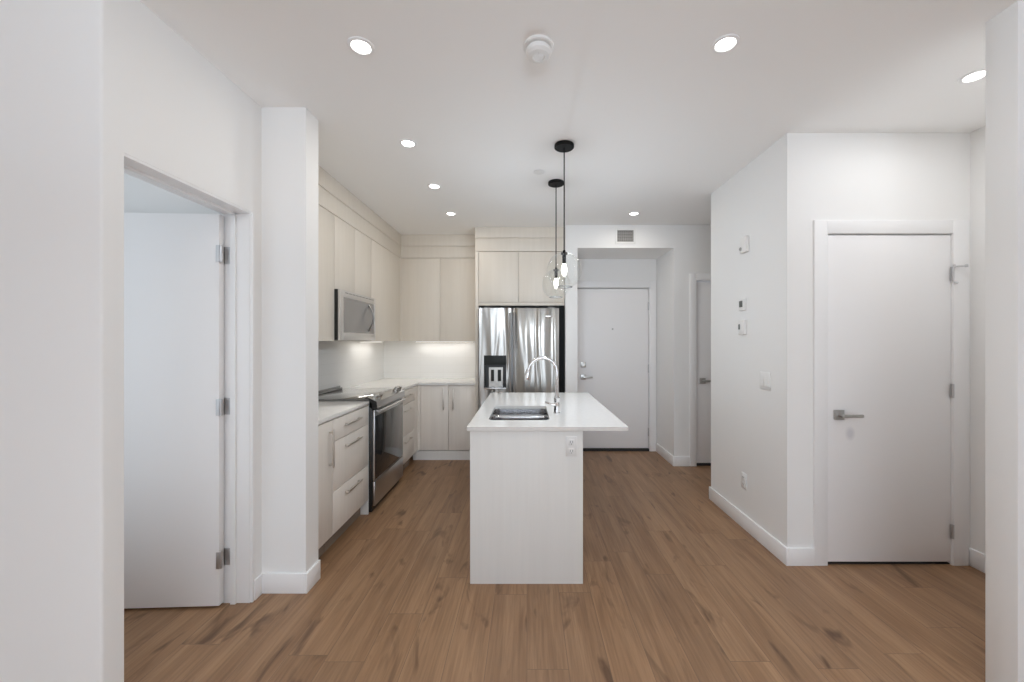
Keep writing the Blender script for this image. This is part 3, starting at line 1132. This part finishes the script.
t = thing('thermostat', (WX, 3.045, 1.70), 'upper of two small white thermostats on the closet wall, grey screen', 'thermostat')
MB().box(WX - 0.018, WX, 3.005, 3.090, 1.650, 1.742, 0.005).build('housing', M['plastic'], t)
MB().box(WX - 0.0195, WX - 0.017, 3.030, 3.078, 1.678, 1.726, 0.001).build('screen', M['lcd'], t)

t = thing('thermostat', (WX, 3.040, 1.522), 'lower of two white wall thermostats on the closet wall, thicker with tiny screen', 'thermostat')
MB().box(WX - 0.026, WX, 2.998, 3.084, 1.468, 1.578, 0.006).build('housing', M['plastic'], t)
MB().box(WX - 0.0275, WX - 0.025, 3.050, 3.074, 1.508, 1.548, 0.001).build('screen', M['lcd'], t)

t = thing('door_chime', (WX, 3.01, 2.15), 'small white chime box high on the closet wall above the thermostats', 'chime')
MB().box(WX - 0.030, WX, 2.965, 3.055, 2.085, 2.205, 0.008).build('housing', M['plastic'], t)
MB().lathe([(0, 0), (0.013, 0), (0.013, 0.006), (0.008, 0.011), (0, 0.012)], (WX - 0.030, 3.03, 2.115), 'x', 16).build('sensor_eye', M['vent'], t)
for c in t.children:
    if c.name.startswith('sensor_eye'):
        for v in c.data.vertices:
            v.co.x = -0.060 - v.co.x

# return air vent over the entry recess
t = thing('wall_vent', (1.115, 4.545, 2.615), 'small white framed grille vent on the bulkhead over the entry', 'vent')
vx0, vx1, vz0, vz1 = 1.020, 1.212, 2.542, 2.682
w = MB()
w.box(vx0 - 0.022, vx0 + 0.004, 4.535, 4.545, vz0 - 0.022, vz1 + 0.022, 0.003)
w.box(vx1 - 0.004, vx1 + 0.022, 4.535, 4.545, vz0 - 0.022, vz1 + 0.022, 0.003)
w.box(vx0, vx1, 4.535, 4.545, vz0 - 0.022, vz0 + 0.004, 0.003)
w.box(vx0, vx1, 4.535, 4.545, vz1 - 0.004, vz1 + 0.022, 0.003)
w.build('frame', M['plastic'], t)
MB().box(vx0, vx1, 4.542, 4.5445, vz0, vz1).build('duct_back', M['vent_dark'], t)
w = MB()
for k in range(8):
    z = vz0 + 0.010 + k * 0.0172
    w.box(vx0, vx1, 4.536, 4.541, z - 0.0042, z + 0.0042)
for k in range(9):
    x = vx0 + 0.012 + k * 0.021
    w.box(x - 0.003, x + 0.003, 4.537, 4.5415, vz0, vz1)
w.build('grille', M['vent'], t)

# ------------------------------------------------------------------ ceiling fixtures
t = thing('smoke_detector', (0.052, 1.790, CEIL), 'round white smoke detector on the ceiling in the foreground', 'smoke detector')
MB().lathe([(0, 0), (0.068, 0), (0.068, -0.010), (0.062, -0.014), (0, -0.014)], (0.052, 1.790, CEIL), 'z', 40).build('mounting_base', M['plastic'], t)
MB().lathe([(0, -0.014), (0.050, -0.014), (0.050, -0.020), (0.057, -0.022), (0.056, -0.036), (0.046, -0.048), (0.028, -0.052), (0.024, -0.047), (0.0, -0.046)], (0.052, 1.790, CEIL), 'z', 40).build('sensor_body', M['plastic'], t)
MB().lathe([(0, 0), (0.012, 0), (0.012, -0.003), (0, -0.004)], (0.062, 1.775, CEIL - 0.0465), 'z', 16).build('test_button', M['trim'], t)

t = thing('sprinkler_cover', (0.095, 3.12, CEIL), 'faint flat white sprinkler cover disc on the ceiling beside the pendants', 'sprinkler cover')
MB().lathe([(0, -0.006), (0.038, -0.006), (0.041, -0.004), (0.041, -0.001), (0.034, 0.0), (0, 0.0)], (0.095, 3.12, CEIL), 'z', 32).build('cover_disc', M['plastic'], t)
MB().lathe([(0.046, 0.0), (0.050, -0.003), (0.043, -0.003)], (0.095, 3.12, CEIL), 'z', 32).build('escutcheon', M['trim'], t)

lights = [
    (-0.743, 1.790, 'recessed ceiling light nearest the camera on the left, high above the open white door'),
    (-0.793, 2.667, 'recessed ceiling light over the kitchen aisle just past the narrow wall end'),
    (-0.790, 3.407, 'recessed ceiling light over the kitchen aisle in front of the range'),
    (-0.787, 4.140, 'recessed ceiling light farthest back in the kitchen aisle, by the corner cabinets'),
    (0.881, 1.775, 'recessed ceiling light near the camera, right of the smoke detector'),
    (1.107, 4.140, 'recessed ceiling light just in front of the entry bulkhead vent'),
    (2.228, 1.990, 'recessed ceiling light in front of the lever handled closet door at far right'),
]
x, y, lab = lights[0]
rl = thing('recessed_light', (x, y, CEIL), lab, 'ceiling light', 'recessed ceiling lights')
MB().lathe([(0.040, -0.003), (0.044, -0.007), (0.056, -0.004), (0.058, 0.0), (0.040, 0.0)], (x, y, CEIL), 'z', 36).build('trim_ring', M['trim'], rl)
MB().lathe([(0.0, -0.004), (0.040, -0.003)], (x, y, CEIL), 'z', 32).build('lens', M['lens'], rl)
lamp_area('recessed_lamp', (0, 0, -0.010), (0, 0, 0), 0.078, 0.078, RECESSED_W, WARM, 'DISK', rl, PI)
for x, y, lab in lights[1:]:
    r2 = dup(rl, (x, y, CEIL), lab)
    if x > 2:      # the lamp in the closet corner burns brighter
        for c in r2.children:
            if c.type == 'LIGHT':
                c.data = c.data.copy()
                c.data.energy = RECESSED_W * 1.7
                c.data.color = (0.97, 0.97, 0.97)

# under cabinet light bars
for (x0, x1, y0, y1, lab, sx, sy) in (
        (-1.800, -1.770, 4.30, 4.90, 'slim light bar under the left upper cabinet beside the back corner', 0.02, 0.56),
        (-1.45, -0.70, 5.19, 5.22, 'slim light bar under the back wall upper cabinet', 0.70, 0.02),
        (-1.800, -1.770, 2.55, 3.15, 'slim light bar under the upper cabinet before the microwave', 0.02, 0.56)):
    cx_, cy_ = (x0 + x1) / 2, (y0 + y1) / 2
    t = thing('under_cabinet_light', (cx_, cy_, 1.42), lab, 'light', 'under cabinet lights')
    MB().box(x0, x1, y0, y1, 1.409, 1.4215, 0.002).build('housing', M['plastic'], t)
    MB().box(x0 + 0.005, x1 - 0.005, y0 + 0.005, y1 - 0.005, 1.4075, 1.4095).build('lens', M['led'], t)
    lamp_area('under_cabinet_lamp', (0, 0, -0.015), (0, 0, 0), sx, sy, UNDER_CABINET_W, (1.0, 0.96, 0.90), 'RECTANGLE', t)

# pendants
px, py = 0.250, 2.690
pl = thing('pendant_light', (px, py, CEIL), 'nearer of two clear glass globe pendants over the island', 'pendant light', 'globe pendants over the island')
MB().lathe([(0, 0), (0.064, 0), (0.066, -0.004), (0.066, -0.020), (0.062, -0.024), (0, -0.024)], (px, py, CEIL), 'z', 36).build('canopy', M['black_matte'], pl)
MB().tube([(px, py, CEIL - 0.02), (px, py, 2.010)], 0.0042, 8).build('cord', M['black_matte'], pl)
MB().lathe([(0, 2.030), (0.008, 2.030), (0.010, 2.018), (0.022, 2.014), (0.022, 2.002), (0.013, 1.998), (0.0125, 1.945), (0.010, 1.938), (0, 1.938)], (px, py, 0), 'z', 24).build('socket', M['black_matte'], pl)
MB().lathe([(0, 1.942), (0.010, 1.940), (0.014, 1.928), (0.019, 1.908), (0.0195, 1.890), (0.014, 1.868), (0.007, 1.857), (0, 1.856)], (px, py, 0), 'z', 20).build('bulb', M['bulb'], pl)
prof = []
zc_, Rg = 1.892, 0.118
for k in range(25):
    a = math.radians(12 + (153 - 12) * k / 24)
    prof.append((Rg * math.sin(a), zc_ + (Rg + 0.004) * math.cos(a)))
gl = MB().lathe(prof, (px, py, 0), 'z', 40).build('globe_shade', M['glass'], pl)
r_end, z_end = prof[-1]
sub(MB().torus((px, py, z_end), r_end, 0.0022, 'z', 40, 8), 'rim', M['black_matte'], gl)
lamp = bpy.data.lights.new('pendant_lamp', 'POINT')
lamp.energy = PENDANT_W
lamp.color = (0.86, 0.96, 1.07)
lamp.shadow_soft_size = 0.02
lo = bpy.data.objects.new('pendant_lamp', lamp)
lo.location = (0, 0, 1.84 - CEIL)
lo.parent = pl
COL.objects.link(lo)
dup(pl, (0.241, 3.320, CEIL), 'farther of two clear glass globe pendants over the island')
